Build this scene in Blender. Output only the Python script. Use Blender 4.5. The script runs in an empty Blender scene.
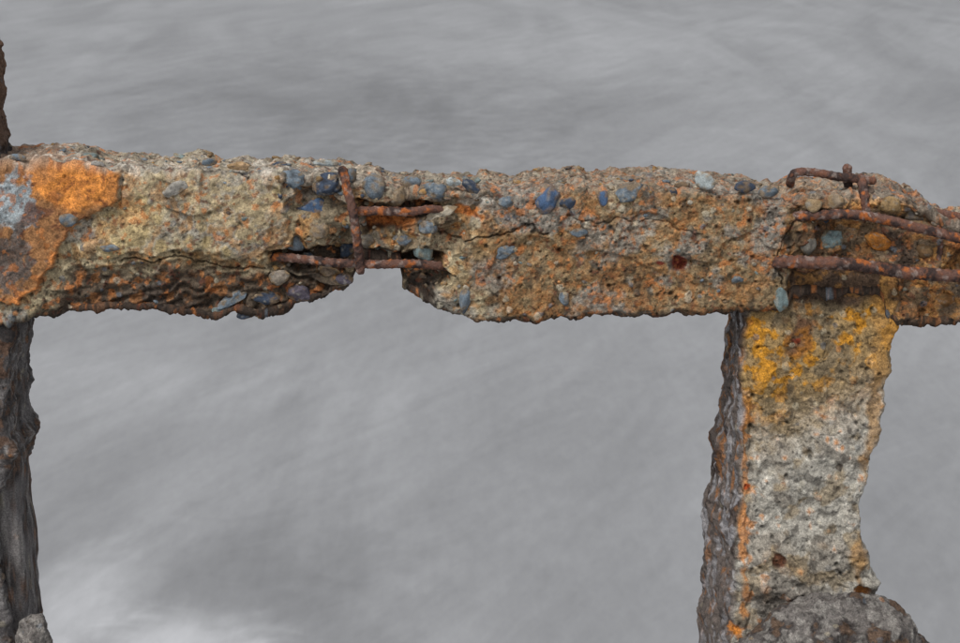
import bpy, math, numpy as np
from mathutils import Vector
rng = np.random.default_rng(7)
# ------------------------------------------------------------------ camera frame / measurement helper
PITCH = math.radians(14.0); DIST = 2.24; LENS = 70.0
S = DIST*36/LENS/960.0            # metres per photo-unit on the beam face
cp, sp = math.cos(PITCH), math.sin(PITCH)
def face(u, v, Y=0.0):
    """measured photo units -> world metres on the vertical plane y=Y"""
    u = np.asarray(u, float); v = np.asarray(v, float)
    a = (u-480)*36/960/LENS; b = (321.5-v)*36/960/LENS
    t = (Y+DIST*cp)/(cp+b*sp)
    return t*a, DIST*sp+t*(-sp+b*cp)
def unface(x, z):
    dx = x; dy = DIST*cp; dz = z-DIST*sp
    f = dy*cp-dz*sp; up = dy*sp+dz*cp
    return 480+dx/f*LENS*960/36, 321.5-up/f*LENS*960/36
# ------------------------------------------------------------------ numpy noise
def hsh(ix, iy, iz, seed):
    M = np.uint32
    h = (ix.astype(np.int64).astype(M)*M(374761393)) ^ (iy.astype(np.int64).astype(M)*M(668265263)) ^ (iz.astype(np.int64).astype(M)*M(2147483647-1234567)) ^ M((seed*2654435761) & 0xffffffff)
    h = (h ^ (h >> M(13)))*M(1274126177); h = (h ^ (h >> M(16)))*M(2246822519); h = h ^ (h >> M(13))
    return h.astype(np.float64)/4294967296.0
def vn(p, seed=0):
    i = np.floor(p).astype(np.int64); f = p-i; w = f*f*f*(f*(f*6-15)+10)
    r = 0
    for a in (0, 1):
        wa = w[:, 0] if a else 1-w[:, 0]
        for b in (0, 1):
            wb = w[:, 1] if b else 1-w[:, 1]
            for c in (0, 1):
                wc = w[:, 2] if c else 1-w[:, 2]
                r = r+wa*wb*wc*hsh(i[:, 0]+a, i[:, 1]+b, i[:, 2]+c, seed)
    return r*2-1
ROT = np.array([[0.8, 0.36, -0.48], [-0.6, 0.48, -0.64], [0.0, 0.8, 0.6]])
def fbm(p, o=4, seed=0, g=0.5):
    r = 0; a = 1; n = 0; p = p@ROT
    for k in range(o):
        r = r+a*vn(p*(2.03**k)+k*17.3, seed+k); n += a; a *= g; p = p@ROT
    return r/n*1.5
def worley(p, seed=0):
    i = np.floor(p).astype(np.int64); f = p-i
    best = np.full(len(p), 9.0); idr = np.zeros(len(p))
    for a in (-1, 0, 1):
        for b in (-1, 0, 1):
            for c in (-1, 0, 1):
                x, y, z = i[:, 0]+a, i[:, 1]+b, i[:, 2]+c
                dx = a+hsh(x, y, z, seed)-f[:, 0]; dy = b+hsh(x, y, z, seed+1)-f[:, 1]; dz = c+hsh(x, y, z, seed+2)-f[:, 2]
                d = dx*dx+dy*dy+dz*dz
                m = d < best
                idr = np.where(m, hsh(x, y, z, seed+3), idr); best = np.where(m, d, best)
    return np.sqrt(best), idr
def ss(a, b, x):
    t = np.clip((x-a)/(b-a), 0, 1); return t*t*(3-2*t)
def poly_sd(u, v, poly):
    P = np.array(poly, float); n = len(P); d = np.full(u.shape, 1e9); ins = np.zeros(u.shape, bool)
    for k in range(n):
        a = P[k]; b = P[(k+1) % n]; e = b-a
        t = np.clip(((u-a[0])*e[0]+(v-a[1])*e[1])/(e@e), 0, 1)
        d = np.minimum(d, np.hypot(u-a[0]-t*e[0], v-a[1]-t*e[1]))
        c = (a[1] > v) != (b[1] > v)
        xi = a[0]+(v-a[1])*e[0]/(e[1] if e[1] != 0 else 1e-9)
        ins ^= c & (u < xi)
    return np.where(ins, d, -d)
def line_d(u, v, pts):
    d = np.full(u.shape, 1e9)
    for a, b in zip(pts[:-1], pts[1:]):
        a = np.array(a, float); b = np.array(b, float); e = b-a
        t = np.clip(((u-a[0])*e[0]+(v-a[1])*e[1])/(e@e), 0, 1)
        d = np.minimum(d, np.hypot(u-a[0]-t*e[0], v-a[1]-t*e[1]))
    return d
def blob(u, v, cu, cv, ru, rv):
    return np.exp(-(((u-cu)/ru)**2+((v-cv)/rv)**2))
def C(r, g, b):
    c = np.array([r, g, b])/255.0
    return np.where(c <= 0.04045, c/12.92, ((c+0.055)/1.055)**2.4)
def mix(col, c, m):
    return col*(1-m[:, None])+np.asarray(c)*m[:, None]
def desat(col, k):
    l = col@np.array([.3, .6, .1]); return col*(1-k)+l[:, None]*k
# ------------------------------------------------------------------ mesh helper
def grid_mesh(name, V, ns, nr, col, mat, caps=True):
    i = np.arange(ns-1)[:, None]; j = np.arange(nr)[None, :]; jn = (j+1) % nr
    q = np.stack([i*nr+j, (i+1)*nr+j, (i+1)*nr+jn, i*nr+jn], -1).reshape(-1, 4)
    return raw_mesh(name, V, q, col, mat, caps=(ns, nr) if caps else None)
def raw_mesh(name, V, q, col, mat, caps=None):
    k = q.shape[1]; nq = len(q); loops = q.ravel()
    starts = np.arange(nq)*k; tot = np.full(nq, k)
    if caps:
        ns, nr = caps
        loops = np.concatenate([loops, np.arange(nr), (ns-1)*nr+np.arange(nr)[::-1]])
        starts = np.concatenate([starts, [nq*k, nq*k+nr]]); tot = np.concatenate([tot, [nr, nr]])
    me = bpy.data.meshes.new(name)
    me.vertices.add(len(V)); me.vertices.foreach_set("co", V.astype(np.float32).ravel())
    me.loops.add(len(loops)); me.loops.foreach_set("vertex_index", loops.astype(np.int32))
    me.polygons.add(len(starts)); me.polygons.foreach_set("loop_start", starts.astype(np.int32)); me.polygons.foreach_set("loop_total", tot.astype(np.int32))
    me.update(calc_edges=True)
    me.polygons.foreach_set("use_smooth", np.ones(len(starts), bool))
    at = me.color_attributes.new("Col", 'FLOAT_COLOR', 'POINT')
    at.data.foreach_set("color", np.concatenate([np.clip(col, 0.004, 1), np.ones((len(V), 1))], 1).astype(np.float32).ravel())
    me.materials.append(mat); me.validate()
    ob = bpy.data.objects.new(name, me); bpy.context.scene.collection.objects.link(ob)
    return ob
# ------------------------------------------------------------------ materials
def mineral_mat(name, grain, grain_amt, bump, rough=0.9, spec=0.25):
    m = bpy.data.materials.new(name); m.use_nodes = True; nt = m.node_tree; N = nt.nodes; L = nt.links
    b = N["Principled BSDF"]; b.inputs["Roughness"].default_value = rough; b.inputs["Specular IOR Level"].default_value = spec
    at = N.new("ShaderNodeAttribute"); at.attribute_name = "Col"
    tc = N.new("ShaderNodeTexCoord")
    n1 = N.new("ShaderNodeTexNoise"); n1.inputs["Scale"].default_value = grain; n1.inputs["Detail"].default_value = 2.5; n1.inputs["Roughness"].default_value = 0.7
    L.new(tc.outputs["Object"], n1.inputs["Vector"])
    vo = N.new("ShaderNodeTexVoronoi"); vo.inputs["Scale"].default_value = grain*1.7; L.new(tc.outputs["Object"], vo.inputs["Vector"])
    sc = N.new("ShaderNodeSeparateColor"); L.new(vo.outputs["Color"], sc.inputs[0])
    mr = N.new("ShaderNodeMapRange"); mr.inputs[1].default_value = 0.3; mr.inputs[2].default_value = 0.7; mr.inputs[3].default_value = 1-grain_amt; mr.inputs[4].default_value = 1+grain_amt
    L.new(n1.outputs[0], mr.inputs[0])
    mr2 = N.new("ShaderNodeMapRange"); mr2.inputs[3].default_value = 1-grain_amt*.7; mr2.inputs[4].default_value = 1+grain_amt*.7
    L.new(sc.outputs[0], mr2.inputs[0])
    mu = N.new("ShaderNodeMath"); mu.operation = 'MULTIPLY'; L.new(mr.outputs[0], mu.inputs[0]); L.new(mr2.outputs[0], mu.inputs[1])
    vm = N.new("ShaderNodeVectorMath"); vm.operation = 'SCALE'; L.new(at.outputs["Color"], vm.inputs[0]); L.new(mu.outputs[0], vm.inputs["Scale"])
    L.new(vm.outputs[0], b.inputs["Base Color"])
    bp = N.new("ShaderNodeBump"); bp.inputs["Strength"].default_value = bump; bp.inputs["Distance"].default_value = 0.0012
    L.new(n1.outputs[0], bp.inputs["Height"]); L.new(bp.outputs[0], b.inputs["Normal"])
    return m
M_CON = mineral_mat("eroded_concrete", 520, 0.34, 0.85)
M_PEB = mineral_mat("river_pebble", 560, 0.24, 0.7, 0.8, 0.25)
M_RUST = mineral_mat("rusted_steel", 600, 0.30, 0.8, 0.85, 0.3)
# ------------------------------------------------------------------ colours
BEIGE = C(178, 162, 126); TAN = C(148, 124, 86); GREY = C(148, 145, 138); LGREY = C(198, 192, 180)
OCHRE = C(176, 126, 54); ORANGE = C(218, 124, 28); DARK = C(46, 39, 35)

def concrete_relief(P, fine=1.0, grav=1.0):
    """P in photo units; returns displacement (outward) + helper fields"""
    big = 4.2*fbm(P/46, 3, 11)
    rdg = 1-np.abs(fbm(P/19, 3, 24))*2.0            # broken, faceted ridges
    d = big+(1.4*rdg+1.2*fbm(P/13, 3, 23)+0.9*fbm(P/4.2, 3, 31))*fine
    f1, idr = worley(P/8.5, 41)
    r = 0.2+0.26*((idr*7.13) % 1)
    g1 = np.sqrt(np.clip(1-(f1/r)**2, 0, 1))*(idr > 0.80)
    f3, id2 = worley(P/2.9, 53)
    g2 = np.sqrt(np.clip(1-(f3/0.5)**2, 0, 1))*(id2 > 0.45)
    f5, id5 = worley(P/13.0, 67)
    pit = np.clip(1-f5/0.24, 0, 1)*(id5 < 0.30)
    f7, id7 = worley(P/5.0, 71)
    pit2 = np.clip(1-f7/0.33, 0, 1)*(id7 < 0.30)
    d = d+1.3*g1*grav+0.45*g2*fine-5.0*pit*fine-2.8*pit2*fine
    return d, g1*grav, idr, g2, id2, pit*fine, pit2*fine

def speckle(col, g1, idr, g2, id2, pit, pit2, amt=1.0):
    k = (idr*13.7) % 1
    c = np.where((k < 0.25)[:, None], C(100, 110, 120), np.where((k < 0.45)[:, None], C(180, 170, 146), np.where((k < 0.58)[:, None], C(180, 116, 52), np.where((k < .8)[:, None], C(84, 72, 62), C(146, 126, 98)))))
    m = (g1 > 0.12)*0.6*amt
    col = col*(1-m[:, None])+c*m[:, None]
    k2 = (id2*9.1) % 1
    s = np.where(k2 < 0.33, 0.36, np.where(k2 > 0.82, 1.5, 1.0))
    m2 = (g2 > 0.1)*0.8*amt
    col = col*(1+(s-1)*m2)[:, None]
    col = col*(1-0.65*np.clip(pit*2.2, 0, 1))[:, None]*(1-0.55*np.clip(pit2*2, 0, 1))[:, None]
    return col
# ================================================================== BEAM
topK = [(-400, 172), (-60, 168), (0, 164), (30, 162), (75, 160), (100, 166), (150, 170), (200, 171), (250, 174), (300, 177), (340, 180), (400, 189), (440, 192), (480, 191), (520, 192), (560, 188), (600, 189), (650, 187), (700, 190), (740, 193), (785, 198), (820, 194), (850, 193), (880, 195), (905, 199), (925, 208), (945, 222), (970, 230), (1100, 228), (1500, 222)]
botK = [(-400, 332), (0, 324), (50, 317), (100, 312), (150, 315), (200, 319), (240, 317), (262, 319), (300, 306), (330, 294), (347, 288), (354, 274), (362, 269), (396, 267), (400, 270), (402, 286), (410, 296), (428, 304), (450, 315), (480, 321), (505, 323), (560, 319), (600, 317), (700, 314), (780, 313), (789, 312), (796, 298), (884, 298), (892, 320), (900, 324), (1000, 325), (1500, 330)]
us = np.concatenate([np.arange(-380, -20, 6.0), np.arange(-20, 985, 1.0), np.arange(985, 1480, 6.0)])
def interp(K, x): K = np.array(K, float); return np.interp(x, K[:, 0], K[:, 1])
D = 118.0*S
ns = len(us)
q0 = np.stack([us/14, us*0, us*0], 1)
vt = interp(topK, us)+2.4*fbm(q0, 3, 5)+0.5*vn(q0*3, 77); vb = interp(botK, us)+2.0*fbm(q0+40, 3, 6)
vm = 0.5*(vt+vb)
xm, _ = face(us, vm); _, zt = face(us, vt); _, zb = face(us, vb)
nF, nT, nK, nB = 165, 60, 20, 40
ring = []
for k in range(nF): ring.append((0.0, k/nF))
for k in range(nT): ring.append((k/nT, 1.0))
for k in range(nK): ring.append((1.0, 1-k/nK))
for k in range(nB): ring.append((1-k/nB, 0.0))
ring = np.array(ring); nr = len(ring)
X = np.repeat(xm, nr); ZT = np.repeat(zt, nr); ZB = np.repeat(zb, nr)
ya = np.tile(ring[:, 0], ns)*D; H = ZT-ZB; za = np.tile(ring[:, 1], ns)*H
R = (6+4*vn(np.stack([X/S/22, ya*0+np.tile((ring[:, 1] > 0.5)*5.0, ns), ya*0], 1), 3))*S
R = R+3*S*(za > H*0.5)
qy = np.clip(ya, R, D-R); qz = np.clip(za, R, H-R)
dy = ya-qy; dz = za-qz; dl = np.hypot(dy, dz); dl = np.where(dl < 1e-9, 1, dl)
corner = (np.abs(dy) > 1e-9) & (np.abs(dz) > 1e-9)
ny = dy/dl; nz = dz/dl
y = np.where(corner, qy+ny*R, ya); z = np.where(corner, qz+nz*R, za)+ZB
P = np.stack([X, y, z], 1)/S
u, v = unface(X, z)
wu = u+6*fbm(P/20, 3, 91)+1.2*vn(P/4, 92); wv = v+6*fbm(P/20, 3, 95)+1.2*vn(P/4, 96)
front = np.clip(-ny, 0, 1)
chunk = [(-60, 150), (40, 150), (60, 165), (119, 171), (119, 203), (78, 220), (62, 246), (52, 268), (38, 288), (20, 303), (-60, 305)]
cav = [(286, 176), (335, 160), (440, 178), (492, 198), (470, 222), (447, 262), (400, 275), (350, 300), (310, 285), (262, 270), (292, 246), (300, 222), (284, 200)]
hole = [(354, 198), (440, 206), (442, 214), (420, 226), (385, 236), (362, 236)]
hole2 = [(270, 252), (352, 248), (440, 256), (450, 274), (434, 294), (426, 312), (404, 300), (398, 274), (360, 276), (300, 272)]
hole3 = [(298, 190), (345, 176), (345, 238), (322, 226), (300, 204)]
plate = [(125, 176), (200, 170), (282, 182), (290, 205), (285, 240), (262, 258), (205, 255), (160, 250), (120, 256), (88, 250), (92, 222), (122, 206)]
joint = [(786, 208), (1600, 205), (1600, 345), (786, 345)]
sdC = poly_sd(wu, wv, chunk); mC = ss(-1.0, 1.0, sdC)
sdV = poly_sd(wu, wv, cav); mV = ss(-1.5, 3.5, sdV)
sdH = np.maximum(poly_sd(wu, wv, hole), poly_sd(wu, wv, hole2)); mH = ss(-2, 3, sdH)
mH3 = ss(-2, 4, poly_sd(wu, wv, hole3))
sdJ = poly_sd(wu, wv, joint); mJ = ss(-3, 7, sdJ)
mP = ss(-1.5, 1.5, poly_sd(wu, wv, plate))*(1-mC)
mR = ss(894, 906, wu)
mU = ss(268, 278, wv)*ss(786, 794, wu)*(1-ss(894, 900, wu))
under = ss(244, 300, wv)*ss(30, 80, wu)*(1-ss(330, 352, wu))
strata = np.sin((wv+0.30*wu+8*fbm(P/30, 2, 120))*0.50)*under
crack1 = line_d(wu, wv, [(438, 232), (462, 238), (490, 234), (520, 226), (545, 232)])
crack2 = line_d(wu, wv, [(120, 262), (160, 258), (205, 262), (262, 268)])
crack3 = line_d(wu, wv, [(785, 196), (800, 214), (786, 238), (778, 262), (784, 290), (778, 315)])
crack4 = line_d(wu, wv, [(560, 190), (575, 215), (600, 222), (640, 218), (700, 232)])
crack = np.minimum(np.minimum(crack1, crack2), np.minimum(crack3, crack4+0.7))
mk = np.clip(1-crack/1.6, 0, 1)
flat = ss(470, 500, u)*(1-ss(765, 780, u))
fine = 1-0.55*mC-0.30*mP-0.10*flat
rel, g1, idr, g2, id2, pit, pit2 = concrete_relief(P, fine, 1-0.9*mC-0.5*mP)
rel = rel-0.45*4.2*fbm(P/46, 3, 11)*flat
redhole = np.clip(1-np.hypot((u-677)/10, (v-264)/10), 0, 1)
inner = -(-9*mC-3.5*mP+11*mV*(1-mC)+15*mH+5*mH3+8*mJ+5*mR+9*mU+14*under*ss(250, 322, wv)*(1-mC)+8*ss(0, 1, redhole*2))
inner = inner+2.2*strata-5*mk
mVJ = np.maximum(mV, 0.75*mJ*(1-mU))
bn = vn((P/np.array([26., 26., 18.]))@ROT, 150)
blocks = 5.5*np.sign(bn)*ss(0.03, .12, np.abs(bn))*mVJ+7*np.clip(fbm(P/28, 2, 140), -1, 1)*mVJ
bq2 = vn((P/np.array([34., 34., 24.]))@ROT, 155)
blocks = blocks+1.6*np.sign(bq2)*ss(0.0, .06, np.abs(bq2))*(1-mV)*(1-mC)
disp = (rel+(inner+blocks)*front)*S
disp = disp+(1-front)*(3.0*fbm(P/12, 3, 160))*S*np.where(nz > 0, 1.0, 1.3)
jx = 1.4*fbm(P/9, 3, 170)*S
Vb = np.stack([X+jx, y+ny*disp, z+nz*disp], 1)
# paint
A = fbm(P/34, 4, 201); B2 = fbm(P/11, 4, 211); Cn = fbm(P/55, 3, 221); Dn = fbm(P/4.0, 3, 231)
rb = ss(460, 520, u)
col = np.tile(TAN, (len(P), 1))
col = mix(col, BEIGE, ss(-0.5, 0.35, A+0.2+0.9*mP-0.6*rb))
col = mix(col, GREY, ss(0.1, 0.5, Cn+0.3*B2+0.25*blob(u, v, 240, 200, 60, 60))*0.7)
col = mix(col, OCHRE, ss(0.12, 0.55, B2+0.35*A+0.25*blob(u, v, 180, 255, 140, 22)+0.10*rb)*0.62)
col = mix(col, C(176, 148, 84), mP*ss(-0.1, 0.4, -B2+0.4*A)*0.5)
col = mix(col, C(118, 96, 68), rb*ss(-0.4, 0.3, A+0.1)*0.65)
col = mix(col, C(160, 112, 62), rb*ss(0.1, 0.55, -A+0.8*B2+0.15)*0.5)
col = mix(col, C(136, 130, 120), rb*ss(0.15, 0.55, Cn-0.5*B2+0.35*blob(u, v, 640, 250, 90, 45))*0.75)
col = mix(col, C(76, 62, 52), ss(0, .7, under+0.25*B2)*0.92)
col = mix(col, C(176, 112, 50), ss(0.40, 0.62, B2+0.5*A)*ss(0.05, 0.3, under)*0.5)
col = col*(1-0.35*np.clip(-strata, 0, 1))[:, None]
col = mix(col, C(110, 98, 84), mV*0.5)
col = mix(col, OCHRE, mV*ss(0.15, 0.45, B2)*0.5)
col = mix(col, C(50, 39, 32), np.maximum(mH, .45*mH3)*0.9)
col = mix(col, ORANGE, ss(0.40, 0.9, blob(u, v, 395, 225, 50, 7)+0.5*B2)*0.6)
col = mix(col, ORANGE, ss(0.45, 0.9, blob(wu, wv, 462, 214, 26, 5)+0.4*B2)*0.8)
col = mix(col, LGREY, ss(0.3, 0.7, blob(wu, wv, 474, 203, 20, 7)+0.2*B2)*0.8)
cc = np.tile(C(158, 108, 60), (len(P), 1))
cc = mix(cc, C(230, 140, 28), ss(-0.15, 0.2, 0.9*blob(wu, wv, 80, 182, 54, 22)-0.32+0.25*B2))
cc = mix(cc, C(140, 92, 52), ss(0.15, 0.45, A+0.5*B2)*0.5)
cc = mix(cc, C(152, 162, 166), ss(-0.05, 0.12, 1.0*blob(wu, wv, 8, 202, 34, 26)-0.40+0.35*B2))
cc = mix(cc, C(98, 58, 42), ss(0, 0.3, 0.9*blob(wu, wv, 42, 210, 24, 11)-0.35+0.5*B2)*0.8)
cc = mix(cc, C(96, 88, 84), ss(0, 0.25, 1.0*blob(wu, wv, 6, 262, 36, 38)-0.36+0.5*B2)*0.92)
cc = mix(cc, C(222, 134, 50), ss(9, 3, sdC)*ss(225, 250, v)*ss(-0.4, 0.2, B2))
col = mix(col, cc, mC*0.97)
jc = np.tile(C(124, 100, 72), (len(P), 1))
jc = mix(jc, C(184, 130, 60), ss(0.05, 0.35, B2+0.4*A)); jc = mix(jc, C(78, 54, 42), ss(0.0, 0.4, -A+0.3*B2)*0.75)
col = mix(col, jc, ss(780, 800, wu)*0.8)
col = mix(col, C(60, 44, 36), mU*.8)
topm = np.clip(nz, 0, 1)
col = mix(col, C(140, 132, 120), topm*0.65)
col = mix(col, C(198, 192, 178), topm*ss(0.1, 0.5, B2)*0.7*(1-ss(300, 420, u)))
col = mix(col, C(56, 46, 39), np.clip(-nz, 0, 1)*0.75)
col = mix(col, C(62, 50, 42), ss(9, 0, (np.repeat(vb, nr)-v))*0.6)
col = mix(col, C(54, 42, 34), mk*0.75)
for (cu, cv, ru, rv) in [(677, 264, 9, 9), (660, 262, 4, 3)]:
    col = mix(col, C(116, 44, 26), ss(0.35, 0.6, blob(wu*.4+u*.6, wv*.4+v*.6, cu, cv, ru, rv)))
col = col*(1+0.40*np.clip(Dn, -1, 1))[:, None]*(1+0.30*np.clip(A, -1, 1))[:, None]
stain = ss(0.30, 0.6, fbm(P/np.array([9., 9., 16.]), 4, 250)); col = mix(col, DARK, stain*0.6*(1-mC*.6)*(1-.5*mP))
ost = ss(0.45, 0.62, fbm(P/8, 4, 260)); col = mix(col, C(194, 114, 40), ost*0.6)
rst = ss(0.52, 0.68, fbm(P/6, 4, 270)); col = mix(col, C(104, 56, 38), rst*0.6)
ost2 = ss(0.25, 0.5, fbm(P/3, 3, 262)+0.4*B2); col = mix(col, C(176, 108, 48), ost2*0.34*(0.3+0.7*rb))
col = speckle(col, g1, idr, g2, id2, pit, pit2, 1-0.7*mC-0.35*mP)
col = col*(1-0.12)+0.12*desat(col, 1.0)
beam = grid_mesh("concrete_beam", Vb, ns, nr, col, M_CON)
fi = (np.arange(ns)[:, None]*nr+np.arange(nF)[None, :])
FY = Vb[:, 1][fi]; FZ = Vb[:, 2][fi]; FX = xm
def surf_y(x, zz):
    k = int(np.clip(np.searchsorted(FX, x), 0, ns-1)); j = int(np.argmin(np.abs(FZ[k]-zz))); return FY[k, j]
ti = (np.arange(ns)[:, None]*nr+nF+np.arange(nT)[None, :])
TZ = Vb[:, 2][ti]; TY = Vb[:, 1][ti]
def top_z(x, yy):
    k = int(np.clip(np.searchsorted(FX, x), 0, ns-1)); j = int(np.argmin(np.abs(TY[k]-yy))); return TZ[k, j]
# ================================================================== POST builder
def post(name, uL, uR, Yf, depth, backshift, paint, ztop_v, zbot, nfr=165, nsd=66, seed=0, step=1.0, v_end=665, fine=1.0):
    vs = np.arange(ztop_v, v_end, step)
    L_ = interp(uL, vs); R_ = interp(uR, vs)
    q = np.stack([vs/13, vs*0, vs*0], 1)
    L_ = L_+2.0*fbm(q, 3, seed+1); R_ = R_+2.0*fbm(q+9, 3, seed+2)
    xl, zz = face(L_, vs, Yf); xr, _ = face(R_, vs, Yf); bs = interp(backshift, vs)*S
    zx = np.concatenate([np.linspace(zz[-1]-0.01, zz[-1]-0.6, 40), np.linspace(zz[-1]-0.64, zbot, 40)])
    xl = np.concatenate([xl, np.full(len(zx), xl[-1])]); xr = np.concatenate([xr, np.full(len(zx), xr[-1])]); bs = np.concatenate([bs, np.full(len(zx), bs[-1])]); zz = np.concatenate([zz, zx])
    ring = [(k/nfr, 0.0) for k in range(nfr)]+[(1.0, k/nsd) for k in range(nsd)]+[(1-k/20, 1.0) for k in range(20)]+[(0.0, 1-k/nsd) for k in range(nsd)]
    ring = np.array(ring); nr = len(ring); n = len(zz)
    XL = np.repeat(xl, nr); W = np.repeat(xr, nr)-XL; Z = np.repeat(zz, nr)
    xa = np.tile(ring[:, 0], n)*W; ya = np.tile(ring[:, 1], n)*depth
    R = (5+3*vn(np.stack([Z/S/20, np.tile((ring[:, 0] > .5)*7.0, n), Z*0], 1), seed+3))*S
    qx = np.clip(xa, R, W-R); qy = np.clip(ya, R, depth-R); dx = xa-qx; dy = ya-qy; dl = np.hypot(dx, dy); dl = np.where(dl < 1e-9, 1, dl)
    corner = (np.abs(dx) > 1e-9) & (np.abs(dy) > 1e-9); nx = dx/dl; ny = dy/dl
    x = np.where(corner, qx+nx*R, xa)+XL-np.repeat(bs, nr)*(np.tile(ring[:, 1], n))*(1-np.tile(ring[:, 0], n)); y = np.where(corner, qy+ny*R, ya)+Yf
    P = np.stack([x, y, Z], 1)/S
    u, v = unface(x, Z)
    rel, *gf = concrete_relief(P+seed*31.7, fine, 0.8)
    col, extra = paint(P, u, v, nx, ny, gf)
    d = (rel+extra)*S
    V = np.stack([x+nx*d, y+ny*d, Z+1.2*S*fbm(P/8, 2, seed+9)], 1)
    return grid_mesh(name, V[::-1], n, nr, col[::-1], M_CON)
def paint_right(P, u, v, nx, ny, gf):
    g1, idr, g2, id2, pit, pit2 = gf
    wu = u+5*fbm(P/18, 3, 301); wv = v+6*fbm(P/18, 3, 302)
    A = fbm(P/30, 4, 311); B = fbm(P/10, 4, 312); Dn = fbm(P/4, 3, 313)
    left = np.clip(-nx, 0, 1); right = np.clip(nx, 0, 1); fr = np.clip(-ny, 0, 1)
    col = np.tile(C(172, 167, 156), (len(P), 1))
    col = mix(col, C(136, 129, 118), ss(-0.05, 0.5, A)*0.8)
    col = mix(col, C(206, 202, 190), ss(0.2, 0.5, B-0.3*A)*0.6)
    col = mix(col, C(148, 126, 90), ss(0.2, 0.55, fbm(P/22, 4, 316))*0.55)
    up = ss(478, 385, wv+24*B+18*A+0.42*np.abs(wu-775))
    col = mix(col, C(150, 120, 70), up*0.85)
    col = mix(col, C(188, 132, 44), up*ss(0.0, 0.4, B+0.3*A+0.3*blob(u, v, 770, 375, 30, 45)))
    col = mix(col, C(124, 112, 92), up*ss(0.05, 0.45, -A-0.3*B)*0.7)
    col = mix(col, C(100, 60, 40), ss(0.2, 0.6, blob(wu, wv, 800, 335, 14, 22)+0.4*B)*0.7)
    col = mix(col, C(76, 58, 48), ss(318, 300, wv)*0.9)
    col = mix(col, C(150, 108, 60), ss(330, 285, wv)*ss(0.15, 0.45, B)*0.6)
    e = np.clip(1-np.abs(wu-745-4*B)/11, 0, 1)
    col = mix(col, C(196, 126, 56), ss(0.35, 0.95, e+0.9*B)*ss(380, 420, v)*fr*0.75)
    er = np.clip(1-np.abs(wu-876+0.09*(v-420))/14, 0, 1)
    col = mix(col, C(164, 122, 66), ss(0.4, 0.9, er+0.6*A)*fr*0.65)
    sc = np.tile(C(108, 98, 92), (len(P), 1)); sc = mix(sc, C(62, 52, 48), ss(0, 0.4, A)); sc = mix(sc, C(156, 106, 64), ss(0.3, 0.6, fbm(P/np.array([9, 9, 26.]), 3, 333))*.75)
    sc = mix(sc, C(158, 156, 158), ss(0.1, 0.35, fbm(P/np.array([9, 9, 20.]), 3, 334))*0.75)
    col = mix(col, sc, left)
    spots = 0
    for (cu, cv, r, k) in [(778, 562, 9, C(84, 44, 28)), (748, 490, 4, C(196, 84, 38)), (797, 342, 5, C(116, 46, 26)), (738, 632, 8, C(206, 128, 48)), (862, 596, 10, C(190, 120, 52)), (840, 470, 4, C(90, 80, 70))]:
        m = ss(0.35, 0.65, blob(0.5*wu+.5*u, 0.5*wv+.5*v, cu, cv, r, r*0.9)*(1+.5*B)); col = mix(col, k, m*0.9); spots = spots+m*(r > 8)
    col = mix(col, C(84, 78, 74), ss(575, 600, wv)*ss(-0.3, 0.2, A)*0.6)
    col = col*(1+0.30*np.clip(Dn, -1, 1))[:, None]*(1+0.22*np.clip(A, -1, 1))[:, None]
    col = mix(col, DARK, ss(0.38, 0.62, fbm(P/8, 4, 350))*0.55)
    col = speckle(col, g1, idr, g2, id2, pit, pit2, 0.38+0.45*up)
    lip = np.exp(-((wv-588-8*np.sin((u-745)/42))/7)**2)*5
    ex = 3*A+lip*(fr+right)-spots*4*fr-2.5*np.clip(1-np.abs(wu-752)/3, 0, 1)*ss(330, 400, v)*fr+4*left*fbm(P/np.array([14, 14, 30.]), 3, 335)
    ex = ex-1.8*fr*ss(0.1, 0.25, fbm(P/24, 3, 352))-6*ss(288, 266, v)*fr
    return col, ex
rightpost = post("concrete_post", [(215, 752), (320, 744), (400, 741), (480, 738), (560, 735), (640, 729), (700, 728)],
    [(215, 900), (300, 899), (330, 896), (370, 890), (420, 881), (450, 876), (500, 864), (525, 861), (550, 863), (575, 872), (592, 877), (606, 876), (640, 880), (700, 884)],
    8*S, 120*S, [(215, 0), (320, -4), (360, 2), (420, 8), (500, 16), (640, 18)], paint_right, 262, -5.05, seed=1, fine=0.8)
def paint_left(P, u, v, nx, ny, gf):
    g1, idr, g2, id2, pit, pit2 = gf
    A = fbm(P/26, 4, 401); B = fbm(P/9, 4, 402); St = fbm(P/np.array([6, 6, 40.]), 4, 403)
    col = np.tile(C(112, 108, 107), (len(P), 1)); col = mix(col, C(70, 66, 65), ss(-0.2, 0.4, A)); col = mix(col, C(144, 140, 137), ss(0.1, 0.5, St)*0.7)
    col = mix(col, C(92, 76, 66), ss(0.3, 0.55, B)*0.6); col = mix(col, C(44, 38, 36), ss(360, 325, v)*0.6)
    col = mix(col, C(120, 84, 56), ss(0.45, 0.65, A-B*0.5)*0.4)
    col = mix(col, C(104, 80, 64), ss(160, 145, v)*0.8)
    col = col*(1+0.3*np.clip(fbm(P/4, 3, 405), -1, 1))[:, None]
    col = speckle(col, g1, idr, g2, id2, pit, pit2, 0.5)
    return col, 2*A+1.4*St
SH = -19
leftpost = post("concrete_post", [(300, -170), (700, -170)], [(a, b+SH) for a, b in [(300, 30), (330, 32), (370, 28), (400, 26), (425, 24), (440, 27), (455, 33), (470, 27), (490, 20), (505, 7), (520, 8), (545, 14), (580, 18), (600, 22), (640, 28), (700, 32)]],
    6*S, 105*S, [(300, 0), (700, 0)], paint_left, 300, -5.05, seed=2, nfr=120, fine=0.75)
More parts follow.
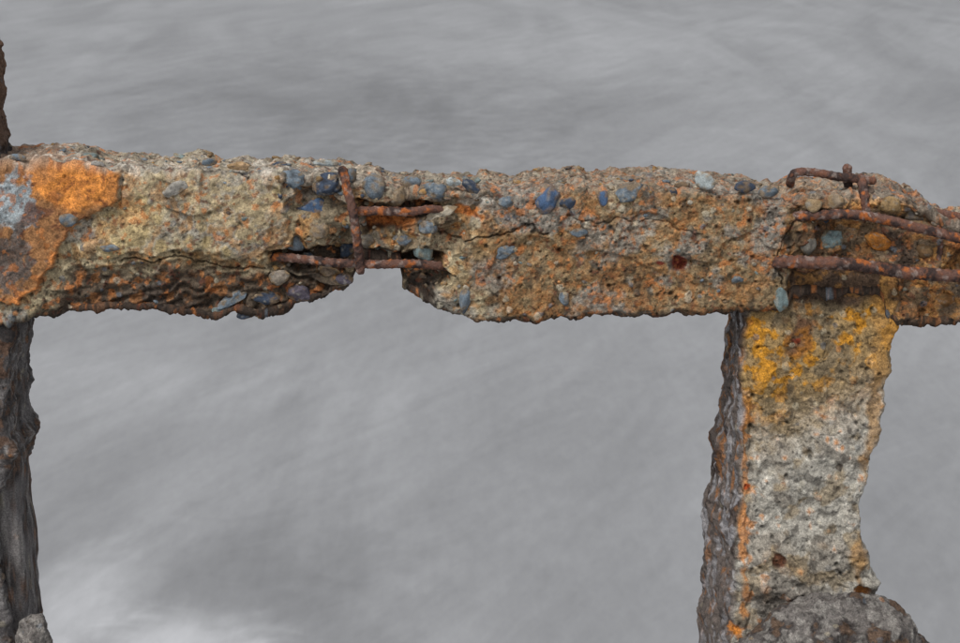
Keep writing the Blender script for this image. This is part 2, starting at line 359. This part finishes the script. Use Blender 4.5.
stub = post("upper_stub", [(30, -120), (200, -120)], [(a, b-13) for a, b in [(30, -16), (46, -8), (52, 1), (70, 3), (95, 5), (112, 3), (135, 7), (160, 9), (200, 9)]], 30*S, 70*S, [(30, 0), (200, 0)], paint_left, 42, 0.17, seed=4, nfr=110, v_end=175, fine=.7)
stub.parent = leftpost
# ================================================================== domed pier under right post
def dome(name, uc, vapex, Yc, rx, ry, drop, zbot, seed, parent):
    xc, za = face(uc, vapex, Yc)
    nA, nR_ = 440, 130
    th = np.linspace(0, 2*math.pi, nA, endpoint=False)
    rr = np.concatenate([np.linspace(0.01, 1, nR_), np.full(50, 1.0)])
    zz = np.concatenate([za-drop*(np.linspace(0.01, 1, nR_)**1.7), np.linspace(za-drop-0.01, za-drop-0.5, 35), np.linspace(za-drop-0.6, zbot, 15)])
    sq = (np.abs(np.cos(th))**2.6+np.abs(np.sin(th))**2.6)**(-1/2.6)
    X = xc+np.outer(rr, np.cos(th)*sq*rx); Y = Yc+np.outer(rr, np.sin(th)*sq*ry); Z = np.repeat(zz, nA)
    X = X.ravel(); Y = Y.ravel()
    nz = np.repeat(np.concatenate([1-0.75*np.linspace(0, 1, nR_)**2, np.zeros(50)]), nA); h = np.sqrt(1-nz**2)
    nx = h*np.tile(np.cos(th), len(rr)); ny = h*np.tile(np.sin(th), len(rr))
    P = np.stack([X, Y, Z], 1)/S
    rel, *gf = concrete_relief(P+seed*11, 0.8, 0.3)
    rdg = 1-np.abs(fbm(P/26, 3, seed+2))*2
    d = (rel+7*fbm(P/40, 3, seed)+3*rdg+2*fbm(P/8, 4, seed+4))*S
    A = fbm(P/24, 4, seed+7); B = fbm(P/8, 4, seed+8)
    col = np.tile(C(108, 103, 99), (len(P), 1)); col = mix(col, C(68, 63, 61), ss(-0.2, 0.4, A)); col = mix(col, C(140, 136, 130), ss(0.1, 0.5, B)*0.6)
    col = mix(col, C(112, 84, 58), ss(0.45, 0.65, A-B*0.6)*0.4)
    col = col*(1+0.3*np.clip(fbm(P/4, 3, 77), -1, 1))[:, None]
    col = speckle(col, *gf, 0.6)
    V = np.stack([X+nx*d, Y+ny*d, Z+nz*d], 1)
    o = grid_mesh(name, V[::-1], len(rr), nA, col[::-1], M_CON); o.parent = parent; return o
dome("broken_pier_head", 842, 592, -42*S, 108*S, 58*S, 70*S, -5.05, 501, rightpost)
dome("spalled_foot", 36, 616, -4*S, 24*S, 20*S, 44*S, -5.05, 541, leftpost)
# ================================================================== pebbles
import bmesh
def ico(sub):
    bm = bmesh.new(); bmesh.ops.create_icosphere(bm, subdivisions=sub, radius=1); V = np.array([w.co[:] for w in bm.verts]); F = np.array([[w.index for w in f.verts] for f in bm.faces]); bm.free(); return V, F
ICO = {4: ico(4), 3: ico(3), 2: ico(2)}
class Acc:
    def __init__(s): s.V = []; s.F = []; s.C = []; s.n = 0
    def add(s, V, F, Cc): s.V.append(V); s.F.append(F+s.n); s.C.append(Cc); s.n += len(V)
    def build(s, name, mat, parent):
        o = raw_mesh(name, np.concatenate(s.V), np.concatenate(s.F), np.concatenate(s.C), mat); o.parent = parent; return o
def stone(acc, c, ax, rot, colr, seed, lod=4, ang=0.2, dirt=0.65):
    V, F = ICO[lod]
    off = np.array([seed*3.1, seed*1.7, seed*0.9])
    n = V*(1+ang*fbm(V*1.1+off, 2, 600)+0.09*fbm(V*3.5+off, 3, 601))[:, None]
    for k in range(8):   # worn flats
        r = np.random.default_rng(seed*7+k); dd = r.normal(size=3); dd /= np.linalg.norm(dd); lim = r.uniform(0.58, 0.9)
        pr = n@dd; n = n-np.clip(pr-lim, 0, None)[:, None]*dd*0.92
    n = n*np.array(ax)
    ca, sa = math.cos(rot), math.sin(rot)
    x = n[:, 0]*ca-n[:, 2]*sa; zz = n[:, 0]*sa+n[:, 2]*ca
    W = np.stack([x, n[:, 1], zz], 1)+np.array(c)
    Q = W/S
    cl = np.tile(colr, (len(V), 1))*(1+0.45*fbm(Q/5, 3, 610+seed % 9))[:, None]
    cl = mix(cl, C(160, 156, 146), ss(0.35, 0.7, fbm(Q/3.5, 3, 620))*0.55)
    cl = mix(cl, C(138, 112, 76), ss(0.2, 0.55, fbm(Q/5, 3, 640)+0.45*np.clip((np.hypot(V[:, 0], V[:, 2])-0.7)*3, 0, 1))*dirt)
    cl = mix(cl, C(48, 44, 44), ss(0.4, 0.65, fbm(Q/3, 3, 650))*0.5)
    acc.add(W, F, cl)
PB = C(74, 96, 126); PD = C(60, 70, 86); PG = C(104, 115, 124); PL = C(170, 178, 178); PT = C(116, 132, 132); PP = C(84, 78, 88)
pebs = [(315, 211, 17, 11, 5, PB), (327, 184, 14, 11, -10, PD), (293, 180, 12, 9, 0, PG), (373, 186, 11, 12, 15, PG), (384, 256, 17, 9, 22, PT), (294, 242, 10, 10, 0, PG), (346, 249, 8, 9, 0, PD),
 (432, 191, 12, 9, 0, PG), (470, 186, 11, 6, -35, PD), (548, 198, 9, 14, -25, PB), (627, 194, 15, 10, 30, PG), (568, 203, 9, 6, 0, PD), (603, 198, 5, 8, 0, PB), (502, 252, 13, 7, 20, PG), (705, 180, 10, 8, -10, PL),
 (745, 187, 10, 6, 0, PD), (829, 239, 12, 12, 0, PT), (579, 232, 8, 5, 10, PG), (564, 298, 5, 7, 0, PG), (780, 300, 7, 11, -10, PT), (465, 300, 6, 12, -12, PG), (234, 299, 17, 6, 32, PG), (268, 297, 15, 7, -5, PD), (299, 291, 12, 10, 0, PP),
 (221, 311, 10, 6, 10, PT), (247, 313, 11, 5, 20, PD), (68, 219, 8, 7, 0, PG), (110, 248, 9, 4, -5, PG), (325, 163, 11, 4, 0, PL), (423, 251, 9, 12, 25, PT), (440, 216, 16, 6, 25, C(170, 160, 142)), (506, 203, 7, 6, 0, PG),
 (402, 240, 9, 5, 0, PG), (428, 226, 8, 7, 0, PG), (365, 241, 8, 8, 20, C(140, 132, 120)), (178, 187, 13, 8, 20, C(150, 146, 138)), (350, 174, 7, 7, 0, PG), (396, 196, 10, 8, 30, C(128, 112, 92)), (412, 184, 9, 7, 0, PG), (453, 182, 8, 5, 0, PL),
 (320, 232, 9, 7, 10, C(122, 110, 96)), (308, 258, 8, 6, 0, PD), (330, 275, 12, 8, -20, C(120, 104, 88)), (280, 277, 10, 7, 10, C(130, 120, 108)), (345, 280, 8, 6, 0, PP), (737, 280, 6, 4, 0, PG),
 (671, 192, 6, 4, 0, PD), (768, 192, 9, 5, 0, PG), (881, 242, 17, 10, -10, C(186, 120, 54)), (808, 245, 7, 9, 0, C(110, 106, 98)), (852, 232, 8, 5, 0, C(140, 110, 80)), (815, 205, 8, 7, 0, C(150, 128, 98)), (838, 202, 10, 7, 0, C(140, 124, 104)), (892, 205, 12, 8, 0, C(140, 116, 82)), (915, 215, 9, 8, 0, C(90, 84, 80)), (925, 250, 9, 8, 0, C(120, 94, 66)), (945, 300, 9, 7, 0, C(140, 100, 60)),
 (208, 162, 8, 4, 0, PG), (238, 166, 11, 4, 0, C(180, 150, 116)), (98, 164, 7, 3, 0, C(150, 146, 140)), (18, 158, 8, 4, 0, PG)]
acc = Acc()
for k, (pu, pv, ra, rb_, ang_, cl) in enumerate(pebs):
    x, zz = face(pu, pv); ys = surf_y(float(x), float(zz))
    x, zz = face(pu, pv, ys)
    rd = 0.7*min(ra, rb_)
    stone(acc, (float(x), ys+rd*S*0.18, float(zz)), (ra*S*1.14, rd*S, rb_*S*1.14), math.radians(ang_), cl, k+1, 4 if ra > 11 else 3)
pal = [PD, PG, PT, C(140, 130, 114), C(156, 122, 78), C(110, 92, 72), C(170, 160, 142), C(92, 78, 68), C(134, 118, 98)]
for k in range(130):   # small aggregate on the face
    pu = rng.uniform(120, 960)
    if rng.random() < 0.45: pu = rng.uniform(270, 480)
    a_, b_ = float(np.interp(pu, us, vt)), float(np.interp(pu, us, vb)); pv = a_+(b_-a_)*rng.uniform(0.02, 0.98)**1.3
    x, zz = face(pu, pv); ys = surf_y(float(x), float(zz)); r = rng.uniform(1.4, 3.8)*(1.25 if 270 < pu < 480 else 1)
    stone(acc, (float(x), ys+r*S*0.35, float(zz)), (r*S*rng.uniform(0.9, 1.5), r*S*0.8, r*S*rng.uniform(.7, 1)), rng.uniform(-.8, .8), pal[rng.integers(len(pal))], 100+k, 2, .3)
for k in range(260):   # crumbs on the worn top
    pu = rng.uniform(-120, 935); x, _ = face(pu, 180); x = float(x); yy = rng.uniform(2, 112)*S; r = rng.uniform(1.0, 3.2) if rng.random() < .9 else rng.uniform(4, 7)
    stone(acc, (x, yy, top_z(x, yy)-r*S*0.15), (r*S*rng.uniform(1, 1.8), r*S*1.2, r*S*.7), rng.uniform(-.3, .3), pal[rng.integers(len(pal))], 900+k, 2 if r < 3.3 else 3, .35)
acc.build("exposed_pebbles", M_PEB, beam)
# ================================================================== rebar
def rebar(pts, rad, seed=0, taper=0.0, orange=0.25, name="rusty_rebar"):
    pts = np.array(pts, float)
    W = []
    for (a, b, yy) in pts:
        x, zz = face(a, b, yy*S); W.append((float(x), yy*S, float(zz)))
    W = np.array(W)
    Q = np.vstack([2*W[0]-W[1], W, 2*W[-1]-W[-2]]); out = []
    for i in range(1, len(Q)-2):
        n = max(4, int(np.linalg.norm(Q[i+1]-Q[i])/S/1.0)); t = np.linspace(0, 1, n, endpoint=False)[:, None]
        out.append(0.5*((2*Q[i])+(-Q[i-1]+Q[i+1])*t+(2*Q[i-1]-5*Q[i]+4*Q[i+1]-Q[i+2])*t*t+(-Q[i-1]+3*Q[i]-3*Q[i+1]+Q[i+2])*t**3))
    c = np.vstack(out+[W[-1:]])
    cP = c/S+seed*50
    c = c+np.stack([fbm(cP/30, 2, 701), fbm(cP/30, 2, 702), fbm(cP/30, 2, 703)], 1)*0.6*S
    T = np.gradient(c, axis=0); T /= np.linalg.norm(T, axis=1)[:, None]
    ref = np.array([0, 1, 0.01]); N1 = np.cross(T, ref); N1 /= np.linalg.norm(N1, axis=1)[:, None]; N2 = np.cross(T, N1)
    nr = 32; th = np.linspace(0, 2*math.pi, nr, endpoint=False); n = len(c)
    dirv = (np.cos(th)[None, :, None]*N1[:, None, :]+np.sin(th)[None, :, None]*N2[:, None, :]).reshape(-1, 3)
    cc = np.repeat(c, nr, 0); P = (cc+dirv*rad*S)/S+seed*50
    s = np.repeat(np.arange(n), nr)
    fl = fbm(P/3.5, 4, 711); fl2 = fbm(P/12, 3, 712)
    endr = np.minimum(1, 0.5+0.5*np.minimum(s, n-1-s)/(rad*0.6))
    r = rad*(1+0.11*fl+0.06*fl2)*endr*(1-taper*s/n)+0.5*(np.sin((s+4*np.cos(np.tile(th, n)))*2*math.pi/7) > 0.5)
    V = cc+dirv*(r*S)[:, None]
    col = np.tile(C(104, 76, 66), (len(V), 1)); col = mix(col, C(60, 47, 44), ss(-0.2, 0.4, fl2)); col = mix(col, C(124, 80, 58), ss(0.1, 0.5, fl)*0.6)
    if orange > 0: col = mix(col, C(184, 104, 46), ss(0.5-orange, 0.85-orange, fbm(P/9, 3, 713))*0.7)
    col = mix(col, C(154, 140, 132), ss(0.3, 0.6, fbm(P/6, 3, 714))*0.5)
    return grid_mesh(name, V, n, nr, col, M_RUST)
rebar([(341, 166, 0), (346, 185, -6), (352, 208, -10), (357, 240, -8), (361, 274, -2)], 4.4, 1, orange=0.05)
rebar([(350, 211, 2), (380, 211, -2), (410, 212, -1), (434, 209, 6), (452, 214, 16)], 4.6, 2, 0.2, orange=0.25)
rebar([(262, 256, 16), (292, 258, 3), (330, 262, 1), (370, 264, 0), (410, 264, 2), (456, 267, 16)], 4.2, 3, orange=0.08)
rebar([(790, 186, 32), (792, 176, 22), (802, 172, 18), (835, 176, 16), (876, 181, 18)], 4.0, 4, orange=0)
rebar([(847, 164, 28), (848, 176, 28), (849, 205, 30)], 4.4, 5, orange=0)
rebar([(861, 176, 24), (863, 190, 8), (866, 214, 3)], 4.6, 6, orange=0.05)
rebar([(788, 217, 16), (806, 216, 2), (850, 214, -6), (885, 220, -7), (920, 228, -7), (970, 241, -6), (1060, 262, 0), (1180, 275, 20)], 4.8, 7, orange=0.03)
rebar([(768, 262, 10), (786, 262, -2), (830, 263, -9), (870, 267, -10), (910, 273, -9), (970, 276, -8), (1070, 280, 0), (1190, 280, 22)], 6.2, 8, orange=0.03)
rebar([(930, 212, 40), (945, 215, 22), (975, 220, 14), (1040, 232, 20)], 4.4, 9, orange=0.05)
rebar([(925, 204, 30), (935, 216, 16), (940, 240, 10), (938, 262, 8)], 3.2, 10, orange=0.3)
# ================================================================== wet beach
GZ = -5.0
me = bpy.data.meshes.new("wet_sand"); G = 3000
me.from_pydata([(-G, -G, GZ), (G, -G, GZ), (G, G, GZ), (-G, G, GZ)], [], [(0, 1, 2, 3)])
sand = bpy.data.objects.new("wet_sand", me); bpy.context.scene.collection.objects.link(sand)
m = bpy.data.materials.new("wet_sand"); m.use_nodes = True; nt = m.node_tree; N = nt.nodes; L = nt.links; b = N["Principled BSDF"]
tc = N.new("ShaderNodeTexCoord")
def noise_layer(rotz, sx, sy, detail, dist, lo, hi, rough=0.55, off=(0, 0, 0), r0=.3, r1=.7):
    r = N.new("ShaderNodeVectorRotate"); r.rotation_type = 'Z_AXIS'; r.inputs["Angle"].default_value = rotz; L.new(tc.outputs["Object"], r.inputs["Vector"])
    mp = N.new("ShaderNodeMapping"); mp.inputs["Scale"].default_value = (sx, sy, 1); mp.inputs["Location"].default_value = off; L.new(r.outputs[0], mp.inputs["Vector"])
    n = N.new("ShaderNodeTexNoise"); n.inputs["Scale"].default_value = 1; n.inputs["Detail"].default_value = detail; n.inputs["Distortion"].default_value = dist; n.inputs["Roughness"].default_value = rough
    L.new(mp.outputs[0], n.inputs["Vector"])
    q = N.new("ShaderNodeMapRange"); q.inputs[1].default_value = r0; q.inputs[2].default_value = r1; q.inputs[3].default_value = lo; q.inputs[4].default_value = hi; L.new(n.outputs[0], q.inputs[0]); return q.outputs[0]
def mul(a, b_):
    q = N.new("ShaderNodeMath"); q.operation = 'MULTIPLY'; L.new(a, q.inputs[0]); L.new(b_, q.inputs[1]); return q.outputs[0]
a1 = noise_layer(0, 0.22, 0.055, 8, 2.2, 0.84, 1.14, .55)
a2 = noise_layer(math.radians(-70), 0.10, 1.3, 7, 1.0, 0.935, 1.065, .65)
a3 = noise_layer(math.radians(-60), 0.22, 0.9, 9, 3.0, 0.93, 1.07, .68, (4, 7, 0))
a4 = noise_layer(0, 9, 2.5, 4, 0, 0.94, 1.06, .7)
fac = mul(mul(mul(a1, a2), a3), a4)
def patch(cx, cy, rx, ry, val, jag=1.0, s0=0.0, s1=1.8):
    """soft-edged patch scaling the sand colour paler or darker"""
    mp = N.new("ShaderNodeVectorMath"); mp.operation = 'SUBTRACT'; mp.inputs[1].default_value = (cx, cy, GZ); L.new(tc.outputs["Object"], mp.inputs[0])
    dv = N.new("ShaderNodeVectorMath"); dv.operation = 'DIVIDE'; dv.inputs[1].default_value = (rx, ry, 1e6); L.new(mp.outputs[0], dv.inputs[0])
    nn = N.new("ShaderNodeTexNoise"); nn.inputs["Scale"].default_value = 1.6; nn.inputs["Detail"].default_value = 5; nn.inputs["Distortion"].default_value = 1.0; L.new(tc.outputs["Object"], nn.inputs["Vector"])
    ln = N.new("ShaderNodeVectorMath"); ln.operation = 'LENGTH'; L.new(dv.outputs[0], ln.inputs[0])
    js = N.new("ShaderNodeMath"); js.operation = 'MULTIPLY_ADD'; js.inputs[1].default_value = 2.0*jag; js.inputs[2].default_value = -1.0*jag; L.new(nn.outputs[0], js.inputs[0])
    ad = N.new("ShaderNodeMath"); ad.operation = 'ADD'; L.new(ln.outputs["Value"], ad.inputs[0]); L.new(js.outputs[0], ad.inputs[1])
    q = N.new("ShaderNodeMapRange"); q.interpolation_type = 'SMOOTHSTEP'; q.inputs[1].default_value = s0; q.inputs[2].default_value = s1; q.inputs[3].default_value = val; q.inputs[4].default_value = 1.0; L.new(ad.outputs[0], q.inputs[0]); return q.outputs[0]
def gp(u_, v_):
    a = (u_-480)*36/960/LENS; bb = (321.5-v_)*36/960/LENS; t = (DIST*sp-GZ)/(sp-bb*cp); return t*a, -DIST*cp+t*(cp+bb*sp)
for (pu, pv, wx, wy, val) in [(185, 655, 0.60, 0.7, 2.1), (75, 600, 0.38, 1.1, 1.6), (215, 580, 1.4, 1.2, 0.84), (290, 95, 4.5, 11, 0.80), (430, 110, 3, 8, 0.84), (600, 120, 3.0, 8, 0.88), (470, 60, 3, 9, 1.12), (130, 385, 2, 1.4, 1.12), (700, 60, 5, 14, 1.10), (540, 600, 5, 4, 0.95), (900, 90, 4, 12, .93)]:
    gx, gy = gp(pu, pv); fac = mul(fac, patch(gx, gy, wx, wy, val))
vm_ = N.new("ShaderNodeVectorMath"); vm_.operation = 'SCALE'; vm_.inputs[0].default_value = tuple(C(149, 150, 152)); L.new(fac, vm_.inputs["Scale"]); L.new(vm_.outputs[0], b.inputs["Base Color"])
b.inputs["Roughness"].default_value = 0.6; b.inputs["Specular IOR Level"].default_value = 0.3
bp = N.new("ShaderNodeBump"); bp.inputs["Strength"].default_value = 0.2; bp.inputs["Distance"].default_value = 0.1; L.new(a3, bp.inputs["Height"]); L.new(bp.outputs[0], b.inputs["Normal"])
me.materials.append(m)
# ================================================================== light
sv = Vector((-0.40, -0.62, 1.05)).normalized()
sd = bpy.data.lights.new("sun", 'SUN'); sd.energy = 1.45; sd.angle = math.radians(14); sd.color = (1.0, 0.975, 0.94)
so = bpy.data.objects.new("sun", sd); bpy.context.scene.collection.objects.link(so); so.rotation_euler = sv.to_track_quat('Z', 'Y').to_euler(); so.location = sv*10
w = bpy.data.worlds.new("World"); bpy.context.scene.world = w; w.use_nodes = True; nt = w.node_tree; bg = nt.nodes["Background"]
sk = nt.nodes.new("ShaderNodeTexSky"); sk.sky_type = 'NISHITA'; sk.sun_disc = False; sk.sun_elevation = math.asin(sv.z); sk.sun_rotation = math.atan2(sv.x, sv.y); sk.dust_density = 3; sk.air_density = 1
hs = nt.nodes.new("ShaderNodeHueSaturation"); hs.inputs["Saturation"].default_value = 0.2
nt.links.new(sk.outputs[0], hs.inputs["Color"]); nt.links.new(hs.outputs[0], bg.inputs["Color"]); bg.inputs["Strength"].default_value = 0.128
# ================================================================== camera
cd = bpy.data.cameras.new("camera"); cam = bpy.data.objects.new("camera", cd); bpy.context.scene.collection.objects.link(cam)
cam.location = (0, -DIST*cp, DIST*sp); cam.rotation_euler = (math.radians(90)-PITCH, 0, 0)
cd.lens = LENS; cd.sensor_width = 36; cd.clip_end = 10000; cd.clip_start = 0.05
cd.dof.use_dof = True; cd.dof.focus_distance = DIST; cd.dof.aperture_fstop = 16
sc = bpy.context.scene; sc.camera = cam
sc.view_settings.view_transform = 'Standard'; sc.view_settings.look = 'None'; sc.view_settings.exposure = 0
